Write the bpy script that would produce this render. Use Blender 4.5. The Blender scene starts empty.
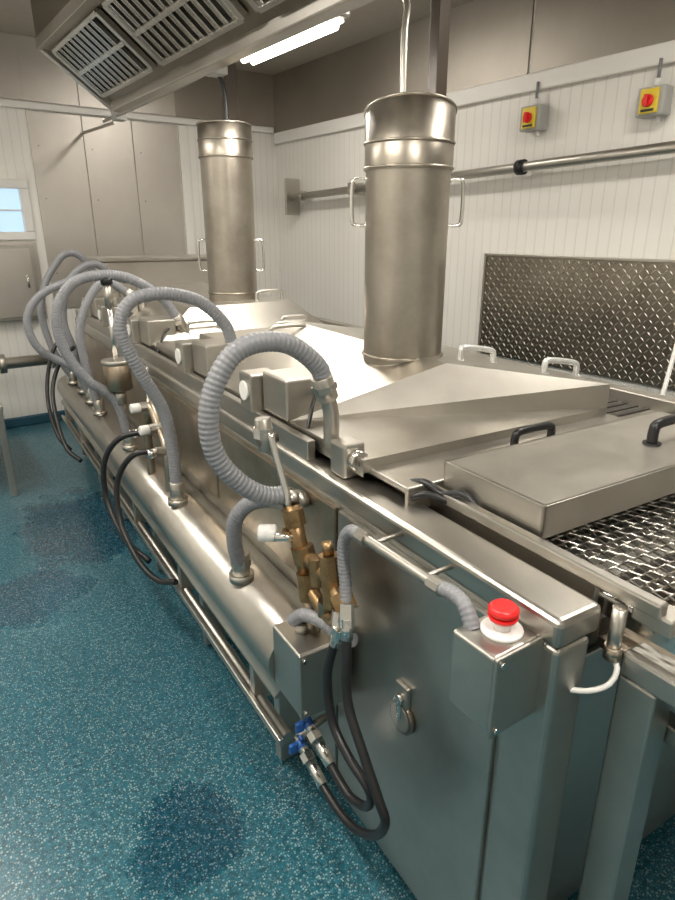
import bpy, bmesh, math, random
from mathutils import Vector, Matrix
random.seed(3)
sc=bpy.context.scene
# ------------------------------------------------------------------ materials
def newmat(name):
    m=bpy.data.materials.new(name); m.use_nodes=True
    nt=m.node_tree; b=nt.nodes['Principled BSDF']
    return m,nt,b
def N(nt,t,**k):
    n=nt.nodes.new(t)
    for a,v in k.items(): setattr(n,a,v)
    return n
def coords(nt,scale=(1,1,1),rot=(0,0,0)):
    tc=N(nt,'ShaderNodeTexCoord'); mp=N(nt,'ShaderNodeMapping')
    mp.inputs['Scale'].default_value=scale; mp.inputs['Rotation'].default_value=rot
    nt.links.new(tc.outputs['Object'],mp.inputs['Vector']); return mp.outputs['Vector']
def ramp(nt,src,stops):
    r=N(nt,'ShaderNodeValToRGB'); e=r.color_ramp.elements
    while len(e)<len(stops): e.new(.5)
    for i,(p,c) in enumerate(stops):
        e[i].position=p; e[i].color=(c[0],c[1],c[2],1) if isinstance(c,(tuple,list)) else (c,c,c,1)
    nt.links.new(src,r.inputs['Fac']); return r.outputs['Color']
def plain(name,col,rough=.5,metal=0.,emit=None,es=0):
    m,nt,b=newmat(name)
    b.inputs['Base Color'].default_value=(*col,1)
    b.inputs['Metallic'].default_value=metal
    n=N(nt,'ShaderNodeTexNoise'); n.inputs['Scale'].default_value=14; n.inputs['Detail'].default_value=4
    nt.links.new(coords(nt),n.inputs['Vector'])
    c=ramp(nt,n.outputs['Fac'],[(.3,max(0,rough-.07)),(.7,min(1,rough+.07))])
    nt.links.new(c,b.inputs['Roughness'])
    if emit: b.inputs['Emission Color'].default_value=(*emit,1); b.inputs['Emission Strength'].default_value=es
    return m
def steel(name,c0,c1,r0,r1,stretch=(2,2,60),bump=.018,blot=2.2):
    m,nt,b=newmat(name)
    b.inputs['Metallic'].default_value=1
    n=N(nt,'ShaderNodeTexNoise'); n.inputs['Scale'].default_value=blot; n.inputs['Detail'].default_value=7; n.inputs['Roughness'].default_value=.68
    nt.links.new(coords(nt),n.inputs['Vector'])
    c=ramp(nt,n.outputs['Fac'],[(.28,c0),(.72,c1)])
    nt.links.new(c,b.inputs['Base Color'])
    g=N(nt,'ShaderNodeTexNoise'); g.inputs['Scale'].default_value=8; g.inputs['Detail'].default_value=6
    nt.links.new(coords(nt,stretch),g.inputs['Vector'])
    ad=N(nt,'ShaderNodeMath',operation='ADD')
    nt.links.new(g.outputs['Fac'],ad.inputs[0]); nt.links.new(n.outputs['Fac'],ad.inputs[1])
    hf=N(nt,'ShaderNodeMath',operation='MULTIPLY'); hf.inputs[1].default_value=.5; nt.links.new(ad.outputs[0],hf.inputs[0])
    r=ramp(nt,hf.outputs[0],[(.3,r0),(.7,r1)])
    nt.links.new(r,b.inputs['Roughness'])
    bp=N(nt,'ShaderNodeBump'); bp.inputs['Strength'].default_value=bump; bp.inputs['Distance'].default_value=.01
    nt.links.new(g.outputs['Fac'],bp.inputs['Height']); nt.links.new(bp.outputs['Normal'],b.inputs['Normal'])
    return m
STEEL=steel('brushed_steel',(.43,.405,.36),(.56,.535,.485),.33,.45)
STEELY=steel('brushed_steel_long',(.42,.40,.36),(.54,.515,.47),.30,.42,stretch=(40,1.5,40))
STEELP=steel('side_panel_steel',(.38,.37,.335),(.52,.505,.465),.33,.46,stretch=(40,1.5,40),bump=.015,blot=3.5)
STEELW=steel('wall_steel',(.52,.485,.44),(.62,.585,.54),.38,.50,stretch=(30,30,1.5),bump=.01,blot=1.0)
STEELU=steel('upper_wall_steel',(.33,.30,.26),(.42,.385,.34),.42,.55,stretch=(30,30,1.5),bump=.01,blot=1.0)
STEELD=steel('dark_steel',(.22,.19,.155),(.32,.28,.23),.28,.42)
STEELT=steel('tread_plate_steel',(.19,.165,.13),(.38,.34,.285),.26,.40,blot=2)
STEELB=steel('stained_steel',(.28,.20,.12),(.50,.45,.38),.29,.44,blot=4)
CHROME=steel('polished_steel',(.66,.64,.60),(.76,.74,.70),.16,.26,bump=.003)
CHIM=steel('chimney_steel',(.33,.295,.245),(.47,.43,.37),.31,.43,stretch=(30,30,1.2),bump=.015,blot=6)
BRASS=steel('aged_brass',(.20,.12,.055),(.44,.31,.17),.34,.5,blot=22)
GREY=plain('grey_hose',(.23,.235,.25),.40)
BLACK=plain('black_rubber',(.012,.012,.013),.38)
DARK=plain('dark_cavity',(.05,.046,.04),.6)
WHITEP=plain('white_plastic',(.80,.79,.76),.35)
GREYP=plain('grey_plastic',(.42,.42,.40),.45)
DIFF=plain('light_diffuser',(.9,.88,.82),.35,0,(1,.95,.86),2.2)
RED=plain('red_plastic',(.78,.02,.02),.32)
YEL=plain('yellow_plastic',(.80,.60,.05),.4)
BLUE=plain('blue_plastic',(.02,.10,.35),.35)
PIPEH=plain('handle_grey',(.66,.66,.64),.35,.5)
CEIL=plain('ceiling_paint',(.42,.375,.32),.5)
WHITET=plain('white_trim',(.84,.82,.78),.4)
COVE=plain('cove_blue',(.02,.08,.12),.4)
TUBE=plain('fluorescent_tube',(1,1,1),.5,0,(1,.96,.88),16)
GLASS=plain('window_daylight',(.25,.35,.42),.2,0,(.42,.58,.72),1.15)
BROWN=plain('brown_bracket',(.07,.05,.035),.45)
# pvc wall: vertical tongue-and-groove boards
def pvc():
    m,nt,b=newmat('white_pvc_cladding')
    tc=N(nt,'ShaderNodeTexCoord'); sp=N(nt,'ShaderNodeSeparateXYZ')
    nt.links.new(tc.outputs['Object'],sp.inputs[0])
    s=N(nt,'ShaderNodeMath',operation='ADD'); nt.links.new(sp.outputs['X'],s.inputs[0]); nt.links.new(sp.outputs['Y'],s.inputs[1])
    f=N(nt,'ShaderNodeMath',operation='MULTIPLY'); f.inputs[1].default_value=14; nt.links.new(s.outputs[0],f.inputs[0])
    fr=N(nt,'ShaderNodeMath',operation='FRACT'); nt.links.new(f.outputs[0],fr.inputs[0])
    c=ramp(nt,fr.outputs[0],[(0,(.74,.72,.68)),(.07,(.74,.72,.68)),(.13,(.85,.83,.79)),(1,(.85,.83,.79))])
    n=N(nt,'ShaderNodeTexNoise'); n.inputs['Scale'].default_value=1.7; n.inputs['Detail'].default_value=5
    nt.links.new(coords(nt),n.inputs['Vector'])
    d=ramp(nt,n.outputs['Fac'],[(.3,(.95,.94,.93)),(.7,(1,1,1))])
    mx=N(nt,'ShaderNodeMix',data_type='RGBA',blend_type='MULTIPLY'); mx.inputs['Factor'].default_value=1
    nt.links.new(c,mx.inputs[6]); nt.links.new(d,mx.inputs[7]); nt.links.new(mx.outputs[2],b.inputs['Base Color'])
    b.inputs['Roughness'].default_value=.32
    bp=N(nt,'ShaderNodeBump'); bp.inputs['Strength'].default_value=.3; bp.inputs['Distance'].default_value=.003
    h=ramp(nt,fr.outputs[0],[(0,0.),(.06,0.),(.13,1.),(1,1.)])
    nt.links.new(h,bp.inputs['Height']); nt.links.new(bp.outputs['Normal'],b.inputs['Normal'])
    return m
PVC=pvc()
def floormat():
    m,nt,b=newmat('blue_flake_resin_floor')
    tc=N(nt,'ShaderNodeTexCoord'); v=tc.outputs['Object']
    big=N(nt,'ShaderNodeTexNoise'); big.inputs['Scale'].default_value=1.1; big.inputs['Detail'].default_value=3; nt.links.new(v,big.inputs['Vector'])
    base=ramp(nt,big.outputs['Fac'],[(.3,(.010,.088,.130)),(.7,(.018,.128,.175))])
    def flakes(scale,pick,size):
        vo=N(nt,'ShaderNodeTexVoronoi'); vo.inputs['Scale'].default_value=scale; nt.links.new(v,vo.inputs['Vector'])
        sz=ramp(nt,vo.outputs['Distance'],[(size,1.),(size+.08,0.)])
        se=N(nt,'ShaderNodeSeparateColor'); nt.links.new(vo.outputs['Color'],se.inputs[0])
        pk=ramp(nt,se.outputs[0],[(pick,1.),(pick+.01,0.)])
        mu=N(nt,'ShaderNodeMath',operation='MINIMUM'); nt.links.new(sz,mu.inputs[0]); nt.links.new(pk,mu.inputs[1]); return mu.outputs[0]
    f1=flakes(150,.30,.38); f2=flakes(260,.34,.40)
    mxx=N(nt,'ShaderNodeMath',operation='MAXIMUM'); nt.links.new(f1,mxx.inputs[0]); 
    lo=N(nt,'ShaderNodeMath',operation='MINIMUM'); nt.links.new(f2,lo.inputs[0]); lo.inputs[1].default_value=.45; nt.links.new(lo.outputs[0],mxx.inputs[1])
    fl2=N(nt,'ShaderNodeTexNoise'); fl2.inputs['Scale'].default_value=60; fl2.inputs['Detail'].default_value=3; nt.links.new(v,fl2.inputs['Vector'])
    dm=ramp(nt,fl2.outputs['Fac'],[(.35,(.6,.6,.6)),(.6,(1.15,1.15,1.15))])
    m0=N(nt,'ShaderNodeMix',data_type='RGBA',blend_type='MULTIPLY'); m0.inputs['Factor'].default_value=1
    nt.links.new(base,m0.inputs[6]); nt.links.new(dm,m0.inputs[7])
    mx=N(nt,'ShaderNodeMix',data_type='RGBA'); nt.links.new(mxx.outputs[0],mx.inputs['Factor'])
    nt.links.new(m0.outputs[2],mx.inputs[6]); mx.inputs[7].default_value=(.27,.38,.39,1)
    # wet patches lying at given spots on the floor, edges wobbled with noise
    wn=N(nt,'ShaderNodeTexNoise'); wn.inputs['Scale'].default_value=4.0; wn.inputs['Detail'].default_value=3; nt.links.new(v,wn.inputs['Vector'])
    cur=None
    for (px,py,pr,sy) in [(.37,1.34,.19,.8),(.60,3.6,.36,1.5),(.16,2.95,.30,.8)]:
        mp=N(nt,'ShaderNodeMapping'); mp.vector_type='POINT'
        mp.inputs['Location'].default_value=(-px/pr,-py/(pr*sy),0); mp.inputs['Scale'].default_value=(1/pr,1/(pr*sy),0)
        nt.links.new(v,mp.inputs['Vector'])
        ln=N(nt,'ShaderNodeVectorMath',operation='LENGTH'); nt.links.new(mp.outputs['Vector'],ln.inputs[0])
        if cur is None: cur=ln.outputs['Value']
        else:
            mn=N(nt,'ShaderNodeMath',operation='MINIMUM'); nt.links.new(cur,mn.inputs[0]); nt.links.new(ln.outputs['Value'],mn.inputs[1]); cur=mn.outputs[0]
    wob=N(nt,'ShaderNodeMath',operation='MULTIPLY_ADD'); nt.links.new(wn.outputs['Fac'],wob.inputs[0]); wob.inputs[1].default_value=1.6; nt.links.new(cur,wob.inputs[2])
    sc_=N(nt,'ShaderNodeMath',operation='MULTIPLY'); sc_.inputs[1].default_value=.27; nt.links.new(wob.outputs[0],sc_.inputs[0])
    wm=ramp(nt,sc_.outputs[0],[(.44,1.),(.51,0.)])
    wc=N(nt,'ShaderNodeMix',data_type='RGBA',blend_type='MULTIPLY'); nt.links.new(wm,wc.inputs['Factor'])
    nt.links.new(mx.outputs[2],wc.inputs[6]); wc.inputs[7].default_value=(.55,.60,.68,1)
    nt.links.new(wc.outputs[2],b.inputs['Base Color'])
    rr=ramp(nt,wm,[(0,.30),(1,.14)]); nt.links.new(rr,b.inputs['Roughness'])
    bp=N(nt,'ShaderNodeBump'); bp.inputs['Strength'].default_value=.15; bp.inputs['Distance'].default_value=.003
    nt.links.new(fl2.outputs['Fac'],bp.inputs['Height']); nt.links.new(bp.outputs['Normal'],b.inputs['Normal'])
    return m
FLOOR=floormat()
# ------------------------------------------------------------------ geometry builder
a=math.radians(2.3)
def MX(p):  # machine frame -> world
    x,y,z=p; dx=x-.77; dy=y-.6
    return Vector((.77+dx*math.cos(a)+dy*math.sin(a), .6-dx*math.sin(a)+dy*math.cos(a), z))
g=math.radians(-2.5)
def RX(p):  # room frame -> world
    x,y,z=p; dx=x-3.3; dy=y-6.1
    return Vector((3.3+dx*math.cos(g)+dy*math.sin(g), 6.1-dx*math.sin(g)+dy*math.cos(g), z))
def ID(p): return Vector(p)
def crom(pts,step):
    P=[Vector(p) for p in pts]
    if len(P)<3:
        n=max(1,int((P[-1]-P[0]).length/step)); return [P[0].lerp(P[-1],i/n) for i in range(n+1)]
    Q=[2*P[0]-P[1]]+P+[2*P[-1]-P[-2]]; out=[]
    for i in range(1,len(Q)-2):
        p0,p1,p2,p3=Q[i-1:i+3]; n=max(1,int((p2-p1).length/step+.5))
        for k in range(n):
            t=k/n
            out.append(.5*((2*p1)+(p2-p0)*t+(2*p0-5*p1+4*p2-p3)*t*t+(3*p1-p0-3*p2+p3)*t**3))
    out.append(P[-1]); return out
class O:
    def __init__(s,name,xf=ID,parent=None):
        s.name=name; s.xf=xf; s.bm=bmesh.new(); s.mats=[]; s.parent=parent
    def mi(s,m):
        if m not in s.mats: s.mats.append(m)
        return s.mats.index(m)
    def merge(s,b2,mat,smooth=False,raw=False):
        i=s.mi(mat); vm={}
        for v in b2.verts: vm[v]=s.bm.verts.new(v.co if raw else s.xf(v.co))
        for f in b2.faces:
            try: nf=s.bm.faces.new([vm[v] for v in f.verts])
            except ValueError: continue
            nf.material_index=i; nf.smooth=f.smooth or smooth
        b2.free()
    def box(s,x0,x1,y0,y1,z0,z1,mat,bev=.004,seg=2,smooth=False):
        b=bmesh.new(); bmesh.ops.create_cube(b,size=1)
        for v in b.verts: v.co=Vector(((x0+x1)/2+v.co.x*(x1-x0),(y0+y1)/2+v.co.y*(y1-y0),(z0+z1)/2+v.co.z*(z1-z0)))
        mn=min(abs(x1-x0),abs(y1-y0),abs(z1-z0))
        if bev>0: bmesh.ops.bevel(b,geom=b.edges[:],offset=min(bev,mn*.45),segments=seg,affect='EDGES',profile=.5)
        s.merge(b,mat,smooth); return s
    def prism(s,prof,y0,y1,mat,smooth=False):  # profile in x,z extruded along y
        b=bmesh.new(); A=[b.verts.new((x,y0,z)) for x,z in prof]; B=[b.verts.new((x,y1,z)) for x,z in prof]; n=len(prof)
        for k in range(n):
            f=b.faces.new([A[k],A[(k+1)%n],B[(k+1)%n],B[k]]); f.smooth=smooth
        b.faces.new(A[::-1]); b.faces.new(B)
        s.merge(b,mat); return s
    def beam(s,p0,p1,w,h,mat,up=(0,0,1),bev=.002):
        p0=Vector(p0);p1=Vector(p1); d=(p1-p0); L=d.length; d.normalize()
        sd=d.cross(Vector(up)).normalized(); u=sd.cross(d)
        b=bmesh.new(); bmesh.ops.create_cube(b,size=1)
        for v in b.verts: v.co=Vector((v.co.x*w,v.co.y*L,v.co.z*h))
        if bev>0: bmesh.ops.bevel(b,geom=b.edges[:],offset=min(bev,min(w,h)*.4),segments=1,affect='EDGES')
        c=(p0+p1)/2
        for v in b.verts: v.co=c+sd*v.co.x+d*v.co.y+u*v.co.z
        s.merge(b,mat); return s
    def cyl(s,p0,p1,r,mat,r2=None,n=24,cap=True,bev=0):
        r2=r if r2 is None else r2
        p0=Vector(p0);p1=Vector(p1);d=(p1-p0).normalized()
        t=Vector((0,0,1)) if abs(d.z)<.9 else Vector((1,0,0)); u=d.cross(t).normalized(); w=d.cross(u)
        b=bmesh.new(); rings=[]
        prof=[(p0,r),(p1,r2)]
        if bev>0: prof=[(p0,r-bev),(p0+d*bev,r),(p1-d*bev,r2),(p1,r2-bev)]
        for c,rr in prof: rings.append([b.verts.new(c+u*rr*math.cos(k*2*math.pi/n)+w*rr*math.sin(k*2*math.pi/n)) for k in range(n)])
        for A,B in zip(rings,rings[1:]):
            for k in range(n):
                f=b.faces.new([A[k],A[(k+1)%n],B[(k+1)%n],B[k]]); f.smooth=n>8
        if cap: b.faces.new(rings[0][::-1]); b.faces.new(rings[-1])
        s.merge(b,mat); return s
    def tube(s,pts,r,mat,n=12,step=.012,rib=0,period=.009,raw=False,spline=True):
        if rib: step=period/4
        C=crom(pts,step) if spline else [Vector(p) for p in pts]
        b=bmesh.new(); prev=None; rings=[]
        for i,c in enumerate(C):
            d=(C[min(i+1,len(C)-1)]-C[max(i-1,0)]).normalized()
            if prev is None:
                t=Vector((0,0,1)) if abs(d.z)<.9 else Vector((1,0,0)); u=d.cross(t).normalized()
            else: u=(prev-d*prev.dot(d)).normalized()
            prev=u; w=d.cross(u); rr=r*(1+(rib*(1,.35,-1,.35)[i%4] if rib else 0))
            rings.append([b.verts.new(c+u*rr*math.cos(k*2*math.pi/n)+w*rr*math.sin(k*2*math.pi/n)) for k in range(n)])
        for A,B in zip(rings,rings[1:]):
            for k in range(n):
                f=b.faces.new([A[k],A[(k+1)%n],B[(k+1)%n],B[k]]); f.smooth=True
        b.faces.new(rings[0][::-1]); b.faces.new(rings[-1])
        s.merge(b,mat,raw=raw); return s
    def poly(s,verts,faces,mat):
        b=bmesh.new(); V=[b.verts.new(Vector(v)) for v in verts]
        for f in faces: b.faces.new([V[k] for k in f])
        s.merge(b,mat); return s
    def handle(s,p0,p1,h,r,mat,dirv=(0,0,1)):
        p0=Vector(p0);p1=Vector(p1);d=Vector(dirv); e=(p1-p0)*.12
        s.tube([p0,p0+d*h*.7,p0+d*h+e,p1+d*h-e,p1+d*h*.7,p1],r,mat,n=10,step=.006)
        for q in (p0,p1): s.cyl(q-d*.002,q+d*.004,r*1.7,mat,n=16)
        return s
    def done(s):
        me=bpy.data.meshes.new(s.name); bmesh.ops.recalc_face_normals(s.bm,faces=s.bm.faces[:]) 
        s.bm.to_mesh(me); s.bm.free()
        ob=bpy.data.objects.new(s.name,me)
        for m in s.mats: me.materials.append(m)
        sc.collection.objects.link(ob)
        if s.parent: ob.parent=s.parent
        return ob
def empty(name):
    e=bpy.data.objects.new(name,None); sc.collection.objects.link(e); return e

# ------------------------------------------------------------------ room
XL,XR,YN,YF,ZC=-1.6,3.3,-2.2,6.1,3.07
O('floor',RX).box(XL-.1,XR+.5,YN-.1,YF+.1,-.1,0,FLOOR,0).done()
O('ceiling',RX).box(XL-.1,XR+.5,YN-.1,YF+.1,ZC,ZC+.1,CEIL,0).done()
w=O('wall_right',RX); w.box(XR,XR+.1,YN,YF,0,ZC,PVC,0)
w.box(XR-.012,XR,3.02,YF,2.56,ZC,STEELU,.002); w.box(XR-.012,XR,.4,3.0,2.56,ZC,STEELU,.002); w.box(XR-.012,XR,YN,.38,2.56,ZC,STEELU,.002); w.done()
w=O('wall_far',RX); w.box(XL,.45,YF,YF+.1,0,ZC,PVC,0); w.box(.45,.90,YF,YF+.1,0,1.60,PVC,0); w.box(.45,.90,YF,YF+.1,2.02,ZC,PVC,0); w.box(.90,XR+.1,YF,YF+.1,0,ZC,PVC,0)
for i,(x0,x1) in enumerate([(1.0,1.42),(1.425,1.84),(1.845,2.26)]):
    w.box(x0,x1,YF-.012,YF,1.0,2.55,STEELW,.002)
    w.box(x0,x1,YF-.012,YF,2.62,ZC,STEELW,.002)
    for zz in (1.3,1.9,2.3):
        w.cyl((x0+.06,YF-.016,zz),(x0+.06,YF-.012,zz),.006,STEELD,n=10)
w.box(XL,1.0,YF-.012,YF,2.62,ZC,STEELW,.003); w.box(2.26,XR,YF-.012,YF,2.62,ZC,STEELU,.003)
w.box(.42,.93,YF-.012,YF,.92,1.56,STEELW,.003)
w.done()
O('wall_left',RX).box(XL-.1,XL,YN,YF,0,ZC,PVC,0).done()
O('wall_near',RX).box(XL,XR+.1,YN-.1,YN,0,ZC,PVC,0).done()
O('trim_1',RX).box(XR-.04,XR-.012,YN,YF-.04,2.46,2.56,WHITET,.008).done()
t=O('trim_2',RX); t.box(XL,XR-.04,YF-.04,YF-.012,2.56,2.61,WHITET,.008); t.done()
O('trim_3',RX).box(2.27,2.35,YF-.02,YF,0,2.55,WHITET,.004).done()
O('baseboard_far',RX).box(XL,XR,YF-.03,YF,0,.09,COVE,.02).done()
O('baseboard_right',RX).box(XR-.03,XR,YN,YF-.03,0,.09,COVE,.02).done()
wn=O('window_1',RX)
for bx in [(.42,.93,1.97,2.04),(.42,.93,1.575,1.64),(.42,.48,1.64,1.97),(.86,.93,1.64,1.97)]:
    wn.box(bx[0],bx[1],YF-.03,YF+.05,bx[2],bx[3],WHITEP,.008)
wn.box(.48,.86,YF+.03,YF+.04,1.64,1.97,GLASS,0)
wn.box(.48,.86,YF+.0,YF+.03,1.80,1.812,WHITEP,.003); wn.box(.66,.675,YF+.0,YF+.03,1.64,1.97,WHITEP,.003); wn.done()
cb=O('stainless_wall_cabinet',RX)
cb.box(.30,.88,YF-.10,YF-.012,.93,1.54,STEEL,.01); cb.box(.33,.85,YF-.112,YF-.10,.96,1.51,STEELW,.006); cb.cyl((.80,YF-.13,1.2),(.80,YF-.13,1.3),.008,CHROME); cb.done()
fp=O('stainless_pipe',RX)
fp.cyl((-.6,5.6,.66),(.80,5.6,.66),.045,STEEL); fp.cyl((.42,5.6,.66),(.47,5.6,.66),.075,STEEL); fp.cyl((.80,5.6,.66),(.83,5.6,.66),.08,STEEL)
fp.cyl((-.1,5.6,.66),(-.1,5.6,0),.03,STEEL); fp.cyl((-.5,5.6,.66),(-.5,5.6,0),.03,STEEL); fp.done()
tb=O('stainless_table')
tb.box(-.7,.33,4.28,5.2,.58,.62,STEEL,.008)
for x in (-.66,.285):
    for y in (4.31,5.15): tb.box(x,x+.04,y-.02,y+.02,0,.58,STEEL,.004)
tb.box(-.66,.32,5.13,5.17,.12,.16,STEEL,.004); tb.done()
# hood
hd=O('extraction_hood',RX)
hx,hz=1.23,2.40; rx,rz=.86,2.69; y0,y1=-.6,4.65
hd.box(hx,hx+.02,y0,y1,hz,ZC,STEELW,.002)
hd.box(hx-.03,hx+.05,y0,y1,hz-.03,hz+.035,STEELY,.008)
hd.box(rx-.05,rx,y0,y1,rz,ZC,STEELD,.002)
hd.beam((hx,y1-.02,hz),(rx-.03,y1-.02,rz),.05,.06,STEEL)
hd.beam((rx-.02,y1,rz),(rx-.02,y0,rz),.07,.06,STEEL)
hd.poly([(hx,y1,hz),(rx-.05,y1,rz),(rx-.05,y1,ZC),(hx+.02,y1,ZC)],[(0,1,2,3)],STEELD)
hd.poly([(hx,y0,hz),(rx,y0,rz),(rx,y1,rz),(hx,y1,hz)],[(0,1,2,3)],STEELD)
S=Vector((hx-rx,0,hz-rz)); Sn=S.normalized(); NN=Vector((S.z,0,-S.x)).normalized()
if NN.z>0: NN=-NN
yy=y1-.10; PW=.86
while yy-PW>0:
    a0=Vector((rx,0,rz))+Sn*.04+NN*.02; a1=Vector((hx,0,hz))-Sn*.10+NN*.02
    for q in (yy,yy-PW): hd.beam(a0+Vector((0,q,0)),a1+Vector((0,q,0)),.035,.03,STEEL,up=NN)
    for A_ in (a0,a1,(a0+a1)/2): hd.beam(A_+Vector((0,yy,0)),A_+Vector((0,yy-PW,0)),.022,.03,STEEL,up=NN)
    cc=(a0+a1)/2+Vector((0,yy-PW/2,0))-NN*.014
    hd.beam(cc-Vector((0,PW/2,0)),cc+Vector((0,PW/2,0)),(a1-a0).length,.004,DARK,up=NN,bev=0)
    k=yy-.05
    while k>yy-PW+.03:
        hd.beam(a0+Vector((0,k,0)),a1+Vector((0,k,0)),.038,.008,CHROME,up=NN,bev=0)
        for e in (-.017,.017): hd.beam(a0+Vector((0,k+e,0))+NN*.006,a1+Vector((0,k+e,0))+NN*.006,.004,.02,CHROME,up=NN,bev=0)
        k-=.078
    yy-=PW+.13
hd.done()
# fluorescent fixtures
def fixture(name,x,y0,y1,z,hang=True,xf=RX):
    f=O(name,xf); f.box(x-.07,x+.07,y0,y1,z,z+.05,STEEL,.01)
    f.box(x-.06,x+.06,y0+.03,y1-.03,z-.012,z,DIFF,.006)
    for dx in (-.025,.025): f.cyl((x+dx,y0+.04,z-.026),(x+dx,y1-.04,z-.026),.014,TUBE,n=12)
    if hang:
        for yy in (y0+.1,y1-.1): f.cyl((x,yy,z+.05),(x,yy,ZC),.006,CHROME,n=8)
    f.done()
fixture('fluorescent_light',1.36,2.38,3.12,2.42)
# conduit across ceiling
c=O('electrical_conduit')
c.tube([(1.42,5.3,2.42),(1.44,4.2,2.41),(1.46,3.3,2.42),(1.53,2.75,2.53),(1.58,2.33,2.50),(1.58,2.1,2.46),(1.55,1.98,2.42),(1.49,1.84,2.34),(1.42,1.76,2.22),(1.39,1.72,2.0)],.011,STEEL,n=10,step=.02)
c.tube([(1.46,3.3,2.42),(1.50,3.32,2.36),(1.52,3.33,2.28),(1.52,3.33,2.17)],.012,BLACK)
c.box(1.41,1.49,4.95,5.05,2.39,2.45,GREYP); c.box(1.42,1.50,3.24,3.34,2.38,2.47,GREYP)
c.cyl((1.44,4.6,2.41),(1.44,4.6,ZC),.006,STEEL,n=8); c.cyl((1.46,3.29,2.41),(1.46,3.29,ZC),.006,STEEL,n=8); c.cyl((1.50,5.3,2.42),(1.42,6.05,2.42),.012,STEEL,n=8)
c.done()
O('hanger_post').box(1.97,2.03,2.22,2.28,1.9,ZC,BROWN,.005).done()
O('hanger_post').box(1.60,1.67,3.50,3.56,1.9,ZC,BROWN,.005).done()
# wall pipe
p=O('wall_pipe',RX)
p.cyl((3.20,-.8,2.13),(3.20,5.66,1.95),.030,STEEL)
p.box(3.13,3.285,5.64,5.67,1.79,2.12,STEEL,.004); 
for y in (5.45,2.93,1.0):
    zz=1.95+(5.66-y)*.0279
    p.cyl((3.20,y-.025,zz),(3.20,y+.025,zz),.045,BLACK if y==2.93 else STEEL); p.cyl((3.20,y,zz),(3.29,y,zz),.014,STEEL)
p.box(3.14,3.26,4.6,4.68,1.93,2.03,STEEL,.01)
p.done()
# isolators
def isol(yc,zc):
    o=O('isolator_switch',RX)
    o.box(3.20,3.288,yc-.075,yc+.075,zc-.07,zc+.07,GREYP,.01)
    o.box(3.185,3.20,yc-.05,yc+.05,zc-.058,zc+.058,YEL,.006)
    o.cyl((3.185,yc,zc),(3.17,yc,zc),.030,RED,n=24,bev=.003); o.box(3.15,3.17,yc-.010,yc+.010,zc-.028,zc+.028,RED,.004)
    o.box(3.183,3.185,yc-.035,yc+.035,zc-.05,zc-.038,BLACK,0)
    o.cyl((3.25,yc,zc+.07),(3.25,yc,zc+.11),.016,WHITEP); o.cyl((3.25,yc,zc+.11),(3.25,yc,zc+.2),.009,GREY,n=10)
    o.cyl((3.25,yc-.03,zc-.07),(3.25,yc-.03,zc-.10),.012,WHITEP)
    o.done()
isol(2.90,2.30); isol(2.14,2.285)
# diamond plate
d=O('diamond_plate_splashback',RX)
d.box(3.275,3.283,.6,3.22,.80,1.49,STEELT,.002)
ys=[.62+.034*i for i in range(77)]; 
for i,y in enumerate(ys):
    for j in range(20):
        z=.82+.034*j
        if z>1.48: continue
        s=1 if (i+j)%2==0 else -1
        dv=Vector((0,.013,.013*s))
        c0=Vector((3.2745,y,z)); b=bmesh.new()
        n=Vector((0,-dv.z,dv.y)).normalized()*.004
        vs=[c0-dv,c0+n,c0+dv,c0-n]; V=[b.verts.new(q) for q in vs]+[b.verts.new(c0+Vector((-.003,0,0)))]
        for k in range(4): b.faces.new([V[k],V[(k+1)%4],V[4]])
        d.merge(b,STEEL)
d.box(3.26,3.285,.6,3.23,1.485,1.50,STEEL,.002); d.box(3.26,3.285,3.215,3.23,.80,1.5,STEEL,.002)
d.done()

# ------------------------------------------------------------------ the cooker / conveyor machine
E=empty('industrial_conveyor_fryer')
YE=4.85
b=O('body',MX,E)
b.box(.775,1.86,.60,YE,.07,1.0,STEELP,.006)             # core
b.box(.762,.872,.50,YE,1.005,1.06,STEELY,.012,3)        # near top rail
b.box(1.74,1.88,.50,YE,1.0,1.06,STEELY,.01)
b.box(.765,.85,.50,.605,.0,1.005,STEELP,.010,3)         # corner post
b.box(.764,.776,.615,1.185,.06,.985,STEELP,.004)        # panels
for k,(u,v) in enumerate([(1.20,2.05),(2.065,2.95),(2.965,3.85),(3.865,4.8)]):
    b.box(.764,.776,u,v,.68,.985,STEELB,.004)
    b.box(.764,.776,u,v,.08,.40,STEELP,.004)
for y in (.66,1.8,3.2,4.6):
    for x in (.83,1.78): b.cyl((x,y,.07),(x,y,0),.03,STEEL)
b.box(.90,1.76,.585,.60,.16,.86,STEELP,.006)             # end panel
b.box(1.78,1.86,.50,.605,.0,1.0,STEELP,.006)
b.box(.775,.80,1.36,YE,1.06,1.115,STEELY,.003)          # upstand behind the boxes
b.box(1.86,2.20,1.2,YE,.98,1.03,STEEL,.006)
for i in range(16): b.box(1.90,2.14,1.25+i*.045,1.275+i*.045,1.03,1.036,DARK,0)
b.box(2.14,2.20,.6,YE,.9,1.08,STEEL,.006)
for y in (.7,2.6,4.6): b.box(2.14,2.19,y-.03,y+.03,0,.9,STEEL,.004)
# latch
b.box(.752,.764,.862,.908,.595,.668,STEEL,.003); b.cyl((.764,.885,.575),(.752,.885,.575),.043,STEELD,n=28,bev=.002); b.cyl((.7525,.885,.575),(.750,.885,.575),.034,STEEL,n=28); b.box(.744,.756,.878,.892,.575,.64,CHROME,.003)
b.cyl((.752,.885,.63),(.742,.885,.63),.012,CHROME)
b.done()
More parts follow.
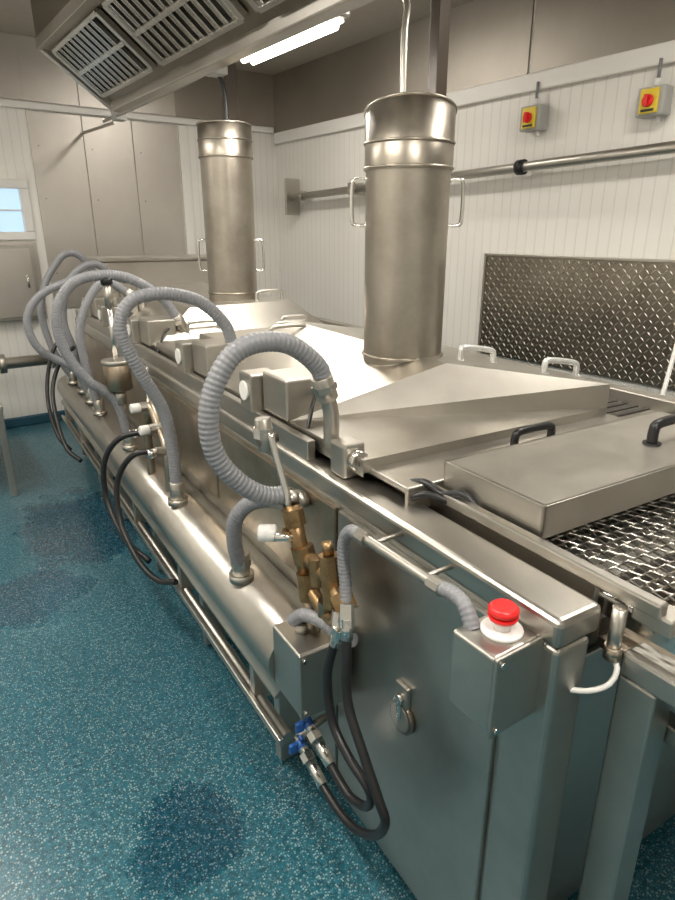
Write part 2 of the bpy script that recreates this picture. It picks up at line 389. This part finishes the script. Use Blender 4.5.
# rail / service duct
r_=O('service_duct',MX,E)
prof=[(.77,.42),(.77,.625),(.70,.625)]
for k in range(13):
    t=math.radians(90+k*12.5); 
    prof.append((.675+.09*math.cos(t),.535+.09*math.sin(t)))
prof+=[(.60,.43),(.60,.42)]
r_.prism(prof,1.25,YE+.1,STEELY,smooth=True)
r_.box(.585,.60,1.20,YE+.1,.30,.325,STEEL,.003); 
r_.cyl((.62,1.22,.30),(.62,YE+.1,.30),.018,STEEL)
for y in (1.4,2.1,2.8,3.5,4.2,4.8):
    r_.box(.60,.77,y,y+.03,.30,.42,STEEL,.003)
    r_.box(.68,.77,y,y+.04,0.02,.31,STEEL,.003)
r_.done()
# trough + cover
t=O('trough',MX,E)
t.box(.90,1.74,.54,1.5,.94,.985,DARK,0)
t.box(.90,.915,.54,1.6,.985,1.07,STEELY,.003); t.box(1.725,1.74,.54,1.6,.985,1.07,STEELY,.003)
t.box(.872,.90,.52,1.6,.96,1.02,STEELD,.002)
t.box(.83,1.73,.99,1.15,1.085,1.10,STEEL,.004); t.box(.83,1.73,.99,1.0,1.04,1.09,STEEL,.003)
t.done()
br=O('guide_rail',MX,E)
br.box(.893,.918,.42,1.05,1.065,1.092,STEELY,.004)
br.box(.90,.95,.40,.47,1.04,1.07,STEEL,.004)
br.cyl((.885,.48,1.06),(.885,.48,.96),.012,STEEL); br.cyl((.885,.48,.985),(.885,.48,.96),.015,STEELB)
br.box(1.72,1.745,.42,1.05,1.065,1.092,STEELY,.004)
br.tube([(.86,1.06,1.08),(.885,1.0,1.10),(.90,.95,1.085),(.915,.90,1.10),(.93,.86,1.07)],.010,BLACK)
br.tube([(.84,1.0,1.07),(.87,.97,1.085),(.90,.93,1.075)],.008,BLACK)
br.cyl((1.0,.36,.97),(1.0,.36,1.03),.010,CHROME); br.cyl((1.0,.36,1.0),(1.0,.36,1.012),.018,CHROME,n=6)
br.done()
# roof
rf=O('cover_roof',MX,E)
V=[(.81,1.53,1.124),(.81,1.14,1.124),(1.73,1.14,1.124),(1.73,1.14,1.20),(1.30,1.42,1.262),(1.30,2.45,1.275),(.81,2.45,1.124),(1.73,2.45,1.20)]
rf.poly(V,[(0,1,2),(0,2,3),(0,3,4),(0,4,5,6),(3,7,5,4)],STEEL)
rf.poly([(.81,1.14,1.124),(.81,1.14,1.08),(.81,2.45,1.08),(.81,2.45,1.124)],[(0,1,2,3)],STEEL)
rf.poly([(.81,1.14,1.124),(1.73,1.14,1.124),(1.73,1.14,1.09),(.81,1.14,1.09)],[(0,1,2,3)],STEEL)
rf.poly([(1.73,1.14,1.20),(1.73,1.14,1.03),(1.73,2.45,1.03),(1.73,2.45,1.20)],[(0,1,2,3)],STEEL)
rf.poly([(.81,2.45,1.124),(1.30,2.45,1.275),(1.73,2.45,1.20),(1.73,2.45,1.06),(.81,2.45,1.06)],[(0,1,2,3,4)],STEELW)
# mid flat deck
rf.box(.82,1.76,2.45,2.95,1.06,1.15,STEEL,.006); rf.box(1.0,1.6,2.55,2.85,1.15,1.19,STEEL,.01)
# far roof
V=[(.82,2.95,1.13),(1.76,2.95,1.16),(1.76,4.75,1.16),(.82,4.75,1.13),(1.05,3.10,1.28),(1.62,3.10,1.29),(1.62,4.5,1.29),(1.05,4.5,1.28)]
rf.poly(V,[(4,5,6,7),(0,1,5,4),(1,2,6,5),(2,3,7,6),(3,0,4,7)],STEEL)
rf.box(.82,1.76,2.95,4.75,1.05,1.13,STEEL,.004)
rf.box(.92,1.85,4.5,4.84,1.05,1.45,STEELW,.012)
rf.box(.90,1.87,4.48,4.86,1.45,1.475,STEEL,.006)
for (x,y) in ((1.50,1.50),(1.68,1.30)):
    z=1.20+(1.73-x)/(.43)*.065
    rf.handle((x-.07,y,z+.008),(x+.06,y-.02,z-.012),.045,.010,PIPEH)
for (x0,x1,y,z) in ((1.30,1.47,2.62,1.19),(1.42,1.56,2.80,1.19),(1.0,1.16,3.0,1.17),(1.45,1.60,3.16,1.285),(1.12,1.28,2.3,1.225)):
    rf.handle((x0,y,z),(x1,y,z),.05,.009,STEEL)
rf.done()
# lid
ld=O('access_lid',MX,E)
ld.box(.93,1.75,.69,.985,1.142,1.150,STEEL,.003)
ld.box(.93,.938,.69,.985,1.078,1.15,STEEL,.002); ld.box(.93,1.75,.69,.698,1.078,1.15,STEEL,.002); ld.box(1.742,1.75,.69,.985,1.078,1.15,STEEL,.002); ld.box(.93,1.75,.977,.985,1.09,1.15,STEEL,.002)
ld.handle((1.45,.81,1.15),(1.61,.81,1.15),.05,.013,BLACK)
ld.handle((1.24,1.06,1.10),(1.38,1.06,1.10),.045,.011,BLACK)
ld.done()
# belt
bl=O('wire_mesh_conveyor_belt',MX,E)
y=.20; row=0
while y<1.12:
    bl.cyl((.925,y,1.02),(1.72,y,1.02),.0028,CHROME,n=6)
    pts=[]; x=.93+(0.012 if row%2 else 0); k=0
    while x<1.715:
        if k%2==0: pts+=[(x,y-.001,1.0235),(x+.004,y+.023,1.0235)]
        else: pts+=[(x,y+.023,1.0235),(x+.004,y-.001,1.0235)]
        x+=.024; k+=1
    bl.tube(pts,.0028,CHROME,n=6,spline=False)
    y+=.024; row+=1
bl.box(.925,.935,.2,1.12,1.0,1.035,CHROME,.002)
bl.box(.93,1.73,.15,1.12,.93,.95,STEELB,0)
for i in range(6): bl.box(.99+.14*i,1.0+.14*i,.15,1.12,.99,1.012,STEEL,.002)
bl.done()
# outfeed frame toward the camera
fr=O('outfeed_frame',MX,E)
fr.box(.895,.955,.40,.47,0,.93,STEELP,.005)
fr.box(.895,.955,-.6,.47,.93,.975,STEELP,.005)
fr.box(.96,1.0,-.6,.46,.80,.84,STEELP,.005)
fr.box(.96,1.0,-.6,.46,.88,.91,STEELP,.004)
fr.box(.955,1.70,.42,.46,.86,.91,STEELP,.005)
fr.box(1.66,1.72,.41,.47,0,.93,STEELP,.005)
fr.box(.895,.955,-.6,-.53,0,.93,STEELP,.005)
fr.box(1.66,1.72,-.6,-.53,0,.93,STEELP,.005)
fr.box(1.66,1.72,-.6,.47,.93,.975,STEELP,.005)
fr.box(1.0,1.66,.30,.40,.93,.97,STEELD,.003)
fr.done()
# bearing knob
kb=O('bearing_bracket',MX,E)
kb.box(.785,.85,1.19,1.26,1.06,1.15,STEEL,.008); kb.cyl((.82,1.19,1.11),(.82,1.165,1.11),.027,CHROME,bev=.003); kb.cyl((.82,1.165,1.11),(.82,1.155,1.11),.013,STEELD)
kb.done()
# chimneys
def chimney(x,y,r,zb,zt,zr,zs,h0,h1,slant):
    o=O('exhaust_chimney')
    o.cyl((x,y,zb),(x,y,zr),r,CHIM,n=64,cap=False)
    b=bmesh.new(); n=64; R=r+.005
    def top(t): return zt+slant*(math.cos(t)*.553+math.sin(t)*.833)
    A=[b.verts.new((x+R*math.cos(t),y+R*math.sin(t),zr-.006)) for t in [k*2*math.pi/n for k in range(n)]]
    B=[b.verts.new((x+R*math.cos(t),y+R*math.sin(t),top(t))) for t in [k*2*math.pi/n for k in range(n)]]
    for k in range(n):
        f=b.faces.new([A[k],A[(k+1)%n],B[(k+1)%n],B[k]]); f.smooth=True
    b.faces.new(B); o.merge(b,CHIM)
    for z in (zr,zs): o.tube([(x+R*math.cos(t*math.pi/24),y+R*math.sin(t*math.pi/24),z) for t in range(49)],.0045,CHIM,n=8,spline=False)
    o.tube([(x+R*math.cos(t*math.pi/24),y+R*math.sin(t*math.pi/24),top(t*math.pi/24)) for t in range(49)],.004,CHIM,n=8,spline=False)
    o.tube([(x+(r+.002)*math.cos(t*math.pi/24),y+(r+.002)*math.sin(t*math.pi/24),zb+.055) for t in range(49)],.005,CHIM,n=8,spline=False)
    for sg in (1,-1):
        dx,dy=.833*sg,-.553*sg
        p0=Vector((x+dx*r*.98,y+dy*r*.98,h0)); p1=Vector((x+dx*r*.98,y+dy*r*.98,h1))
        o.handle(p0,p1,.045,.0065,CHROME,dirv=(dx,dy,0))
    o.done()
chimney(1.355,1.64,.132,1.20,1.985,1.83,1.90,1.665,1.80,-.03)
chimney(1.50,3.32,.135,1.27,2.165,2.01,2.09,1.44,1.60,.0)

# actuators
def actuator(yc,x0=.80,z0=1.12,s=.92):
    o=O('valve_actuator',MX)
    o.box(x0,x0+.15*s,yc-.10*s,yc+.08*s,z0,z0+.135*s,STEEL,.008,3)
    o.box(x0-.035,x0+.07*s,yc+.09*s,yc+.19*s,z0-.01,z0+.12*s,STEEL,.006)
    o.cyl((x0-.035,yc+.14*s,z0+.055),(x0-.043,yc+.14*s,z0+.055),.034*s,WHITEP,bev=.002)
    o.cyl((x0+.04,yc+.09*s,z0+.05),(x0+.04,yc+.07*s,z0+.05),.03,STEELD)
    o.cyl((x0+.05,yc,z0),(x0+.05,yc,z0-.09),.025,STEEL)
    o.tube([(x0+.10,yc-.09,z0+.08),(x0+.06,yc-.14,z0+.06),(x0+.02,yc-.18,z0+.0),(x0-.01,yc-.20,z0-.06)],.006,BLACK,n=8)
    o.done()
for y in (1.62,2.28,3.08,3.78,4.3): actuator(y)
def ferrule(o,p,q,r):
    p=Vector(p);q=Vector(q);d=q-p
    o.cyl(p,q,r*1.22,STEEL,n=20,bev=.002); o.cyl(p+d*.35,p+d*.62,r*1.42,STEEL,n=6)
def hose(pts,r=.0225,drop=.12,base=True,rib=.05):
    o=O('flexible_grey_hose')
    o.tube(pts,r,GREY,n=18,rib=rib,period=.0125)
    P0=Vector(pts[0]); d=(P0-Vector(pts[1])).normalized()
    ferrule(o,P0-d*.02,P0+d*.045,r)
    e=P0+d*.045
    o.tube([e-d*.01,e+d*.015,e+d*.03+Vector((0,0,-.015)),e+d*.032+Vector((0,0,-drop))],r*.9,STEEL,n=14)
    if base:
        B=Vector(pts[-1]); o.cyl(B+Vector((0,0,.05)),B-Vector((0,0,.03)),r*1.25,STEEL,n=20,bev=.002); o.cyl(B+Vector((0,0,.005)),B+Vector((0,0,.025)),r*1.4,STEEL,n=6)
        o.cyl(B-Vector((0,0,.045)),B-Vector((0,0,.02)),r*1.7,STEEL,n=20)
    o.done()
hose([(.82,1.30,1.285),(.805,1.30,1.33),(.73,1.30,1.39),(.65,1.30,1.405),(.58,1.30,1.385),(.53,1.30,1.32),(.508,1.30,1.24),(.52,1.30,1.15),(.57,1.29,1.075),(.63,1.28,1.03),(.69,1.27,1.02)],r=.0235,base=False,drop=.10)
hose([(.735,1.40,.95),(.685,1.47,.925),(.655,1.52,.86),(.66,1.55,.76),(.685,1.57,.67)],r=.0225,drop=.03)
hose([(.98,2.2,1.235),(.95,2.2,1.32),(.86,2.2,1.405),(.74,2.2,1.44),(.63,2.2,1.43),(.575,2.2,1.375),(.57,2.2,1.30),(.62,2.2,1.17),(.69,2.21,1.02),(.715,2.22,.86),(.72,2.23,.67)])
hose([(1.05,3.0,1.24),(.98,3.0,1.35),(.84,3.0,1.44),(.71,3.0,1.46),(.59,3.0,1.43),(.51,3.0,1.32),(.51,3.0,1.16),(.59,3.0,1.0),(.71,3.0,.88),(.755,3.0,.67)])
hose([(1.02,3.7,1.31),(.90,3.7,1.38),(.80,3.7,1.29),(.73,3.7,1.12),(.74,3.7,.90),(.78,3.7,.67)])
hose([(1.10,4.0,1.37),(.92,4.0,1.39),(.71,4.0,1.35),(.57,4.0,1.27),(.51,4.0,1.14),(.56,4.0,.98),(.73,4.0,.85),(.80,4.0,.67)])
hose([(1.06,4.6,1.36),(.97,4.6,1.49),(.88,4.6,1.50),(.80,4.6,1.42),(.73,4.6,1.31),(.68,4.6,1.13),(.72,4.6,.88),(.82,4.6,.67)])
hose([(1.10,4.3,1.33),(1.02,4.3,1.44),(.90,4.3,1.42),(.80,4.3,1.30),(.76,4.3,1.10),(.80,4.3,.9),(.82,4.3,.67)])
# sensor with rod
s=O('level_sensor')
s.cyl((.735,3.0,1.07),(.735,3.0,1.32),.012,CHROME); s.cyl((.735,3.0,1.32),(.735,3.0,1.42),.020,STEEL); s.cyl((.735,3.0,1.42),(.735,3.0,1.45),.026,BLACK)
s.cyl((.735,3.0,.93),(.735,3.0,1.06),.062,STEELB,bev=.006); s.cyl((.735,3.0,1.055),(.735,3.0,1.075),.068,STEEL,bev=.003); s.cyl((.735,3.0,.86),(.735,3.0,.93),.03,STEEL); s.cyl((.76,3.0,.60),(.74,3.0,.90),.012,STEEL); s.done()
# brass valve assembly
v=O('brass_valve_manifold')
v.tube([(.665,1.30,1.18),(.67,1.28,1.12),(.68,1.25,1.03),(.68,1.245,1.0)],.009,CHROME,n=10)
v.cyl((.662,1.315,1.13),(.658,1.325,1.215),.021,STEEL,bev=.003); v.cyl((.658,1.325,1.165),(.658,1.325,1.19),.026,CHROME,n=8)
v.cyl((.64,1.32,1.155),(.69,1.31,1.165),.013,STEELD)
v.cyl((.69,1.25,1.0),(.70,1.19,.80),.021,BRASS); v.cyl((.69,1.245,.99),(.693,1.235,.95),.029,BRASS,n=8)
v.cyl((.695,1.21,.90),(.70,1.20,.86),.031,BRASS,n=8); v.cyl((.70,1.195,.83),(.70,1.18,.76),.029,BRASS,n=8)
v.cyl((.70,1.18,.77),(.71,1.18,.62),.02,STEELB)
v.tube([(.70,1.20,.875),(.70,1.14,.87),(.70,1.09,.865),(.70,1.06,.84),(.70,1.02,.82)],.020,BRASS,n=12)
v.cyl((.70,1.14,.90),(.70,1.13,.83),.026,BRASS,n=8); v.cyl((.70,1.09,.93),(.70,1.07,.80),.026,BRASS,n=8); v.cyl((.70,1.09,.93),(.70,1.10,.96),.013,BRASS)
v.cyl((.70,1.04,.85),(.70,1.01,.82),.030,BRASS,n=6)
v.cyl((.64,1.25,.925),(.69,1.22,.92),.011,CHROME); v.cyl((.655,1.265,.925),(.615,1.29,.925),.022,WHITEP,bev=.004); v.cyl((.68,1.235,.925),(.665,1.25,.925),.018,BRASS,n=8)
v.tube([(.70,1.02,.80),(.70,1.08,.76),(.70,1.13,.77),(.70,1.19,.79)],.019,BRASS)
v.cyl((.70,1.10,.80),(.70,1.11,.74),.022,STEELB,n=8); v.cyl((.705,1.05,.80),(.705,1.05,.745),.022,BRASS,n=8)
v.cyl((.69,1.00,.85),(.68,.985,.80),.018,CHROME,n=8); v.cyl((.685,1.02,.82),(.67,1.01,.76),.018,CHROME,n=8)
v.cyl((.70,1.27,1.02),(.69,1.25,1.0),.022,STEEL)
v.done()
v=O('brass_valve_manifold')
for i,(y,z) in enumerate([(2.55,.95),(2.45,.88),(2.62,.82),(2.38,.80)]):
    v.cyl((.70,y,z),(.76,y,z),.022,STEEL,n=8); v.cyl((.66,y,z),(.70,y,z),.020,WHITEP if i<2 else CHROME,bev=.003)
v.tube([(.74,2.62,.62),(.74,2.62,.82),(.74,2.55,.95),(.74,2.45,.88),(.74,2.38,.80),(.74,2.38,.62)],.018,STEELB)
v.cyl((.74,2.55,.95),(.74,2.55,1.12),.011,CHROME); v.done()
# junction box at duct end
j=O('junction_box',MX)
j.box(.60,.745,1.10,1.25,.475,.665,STEELP,.006); j.box(.598,.747,1.092,1.10,.473,.667,STEELP,.004)
for x in (.613,.732):
    for z in (.49,.65): j.cyl((x,1.092,z),(x,1.087,z),.006,CHROME,n=10)
j.cyl((.66,1.19,.665),(.66,1.19,.69),.020,STEEL); j.cyl((.66,1.19,.69),(.66,1.19,.71),.012,CHROME)
j.done()
h=O('flexible_grey_hose'); h.tube([(.66,1.20,.70),(.67,1.16,.735),(.69,1.10,.74),(.70,1.05,.73),(.71,1.0,.74)],.017,GREY,rib=.05,period=.009); h.done()
# emergency stop box
e=O('emergency_stop_box')
x0,x1,ya,yb,za,zb=.655,.782,.53,.635,.862,1.012
e.box(x0,x1-.004,ya+.008,yb,za,zb,STEELP,.006,3); e.box(x0-.004,x1,ya,ya+.008,za-.004,zb+.004,STEELP,.004)
for x in (x0+.01,x1-.014):
    for z in (za+.01,zb-.01): e.cyl((x,ya,z),(x,ya-.004,z),.006,CHROME,n=10)
ex,ey=.722,.585
e.cyl((ex,ey,zb),(ex,ey,zb+.006),.036,WHITEP,bev=.001); e.cyl((ex,ey,zb+.006),(ex,ey,zb+.026),.015,WHITEP)
e.cyl((ex,ey,zb+.024),(ex,ey,zb+.032),.023,RED,r2=.026,n=32); e.cyl((ex,ey,zb+.032),(ex,ey,zb+.050),.026,RED,n=32,bev=.006)
for q in (.68,.715,.75): e.cyl((q,.58,za),(q,.58,za-.01),.007,BLACK,n=10)
e.done()
cdt=O('cable_conduit')
cdt.tube([(.69,.62,1.005),(.695,.645,1.035),(.70,.68,1.04),(.70,.72,1.035)],.014,GREY,rib=.05,period=.009)
cdt.tube([(.70,.71,1.035),(.70,.85,1.035),(.70,.97,1.035)],.011,STEEL)
cdt.tube([(.70,.96,1.035),(.70,1.0,1.03),(.70,1.025,1.0),(.70,1.03,.95),(.70,1.02,.88),(.69,1.01,.82),(.685,1.02,.78)],.014,GREY,rib=.05,period=.009)
cdt.cyl((.70,.94,1.035),(.70,.97,1.035),.016,STEEL,n=8); cdt.cyl((.70,.71,1.035),(.70,.74,1.035),.016,STEEL,n=8)
for y in (.76,.92): cdt.cyl((.70,y,1.035),(.775,y-.0,1.035),.005,STEEL)
cdt.done()
# black hydraulic hoses
def bh(pts,r=.0115,blue=True):
    o=O('black_hydraulic_hose')
    o.tube(pts,r,BLACK,n=12)
    A=Vector(pts[0]); d=(A-Vector(pts[1])).normalized(); o.cyl(A-d*.03,A+d*.02,r*1.3,CHROME,n=16); o.cyl(A+d*.0,A+d*.02,r*1.6,CHROME,n=6)
    A=Vector(pts[-1]); d=(A-Vector(pts[-2])).normalized(); o.cyl(A-d*.04,A+d*.03,r*1.3,CHROME,n=16); o.cyl(A+d*.03,A+d*.055,r*1.7,CHROME,n=6)
    q=A+d*.055
    o.cyl(q,q+d*.05,r*1.1,CHROME)
    if blue:
        o.cyl(q+d*.012,q+d*.04,.014,BLUE,n=16,bev=.003)
        w=q+d*.026
        o.box(w.x-.038,w.x-.012,w.y-.006,w.y+.006,w.z-.016,w.z+.016,BLUE,.005,3); o.box(w.x-.005,w.x+.005,w.y-.009,w.y+.009,w.z+.010,w.z+.028,BLUE,.003)
        o.cyl(q+d*.05,q+d*.05+Vector((.11,.02,0)),r,STEEL)
    o.done()
bh([(.67,1.005,.77),(.66,1.02,.71),(.655,1.03,.63),(.65,1.0,.53),(.65,.93,.48),(.655,.86,.45),(.66,.855,.41),(.66,.88,.37),(.66,.94,.345),(.66,1.0,.36),(.66,1.06,.385)])
bh([(.68,.985,.80),(.67,.97,.73),(.66,.95,.62),(.655,.88,.53),(.655,.82,.45),(.66,.80,.40),(.66,.83,.33),(.66,.90,.27),(.66,.97,.25),(.66,1.05,.26),(.66,1.10,.28)])
o=O('black_hydraulic_hose')
o.tube([(.72,2.4,.80),(.62,2.45,.78),(.56,2.5,.66),(.54,2.45,.50),(.56,2.3,.38),(.60,2.2,.33),(.64,2.1,.36)],.0125,BLACK)
o.tube([(.72,2.5,.86),(.60,2.55,.83),(.54,2.6,.72),(.53,2.6,.55),(.55,2.45,.42),(.60,2.3,.37)],.0125,BLACK)
o.done()
o=O('black_hydraulic_hose')
o.tube([(.80,4.4,1.0),(.70,4.35,.95),(.62,4.3,.78),(.58,4.2,.60),(.58,4.0,.45),(.62,3.9,.38)],.0125,BLACK)
o.tube([(.78,4.2,.95),(.68,4.1,.90),(.60,4.05,.75),(.57,3.9,.60),(.57,3.7,.46),(.62,3.6,.40)],.0125,BLACK)
o.done()
# white cable at the end of the machine
o=O('white_sensor_cable'); o.tube([(.785,.54,.915),(.80,.52,.905),(.83,.48,.91),(.86,.46,.925),(.875,.46,.95),(.88,.475,.965)],.005,WHITEP,n=8); o.done()
o=O('cleaning_pole'); o.cyl((2.43,1.39,.0),(3.40,1.725,1.71),.011,WHITEP); o.cyl((3.37,1.715,1.66),(3.42,1.732,1.745),.016,BLACK); o.done()

# ------------------------------------------------------------------ lights (unseen ceiling fittings added to fill the room, plus the hood lamp)
LF=[(2.1,3.6,4.9),(2.1,.4,1.7),(.2,-.9,.4),(-.6,3.2,4.5),(-.6,1.0,2.3)]
for x,ya,yb in LF: fixture('added_ceiling_light',x,ya,yb,ZC-.06,False)
def area(name,loc,sx,sy,p,col=(1,.94,.85)):
    l=bpy.data.lights.new(name,'AREA'); l.shape='RECTANGLE'; l.size=sx; l.size_y=sy; l.energy=p; l.color=col
    ob=bpy.data.objects.new(name,l); ob.location=loc; sc.collection.objects.link(ob); return ob
for i,((x,ya,yb),p) in enumerate(zip(LF,(17,24,40,32,38))):  # added fill from the unseen fittings, lights walls and steel
    area('added_fill_lamp_%d'%i,RX((x,(ya+yb)/2,ZC-.14)),.16,1.2,p)
area('hood_lamp',RX((1.36,2.75,2.36)),.12,.70,13)
w=bpy.data.worlds.new('World'); sc.world=w; w.use_nodes=True
w.node_tree.nodes['Background'].inputs[0].default_value=(.8,.85,1,1); w.node_tree.nodes['Background'].inputs[1].default_value=.3
# ------------------------------------------------------------------ camera
cam=bpy.data.cameras.new('camera'); cam.lens=24.8; cam.sensor_width=36; cam.sensor_fit='AUTO'; cam.clip_start=.05
co=bpy.data.objects.new('camera',cam); co.location=(0,0,1.65); co.rotation_euler=(math.radians(70.5),0,math.radians(-33.6))
sc.collection.objects.link(co); sc.camera=co
sc.view_settings.view_transform='Standard'
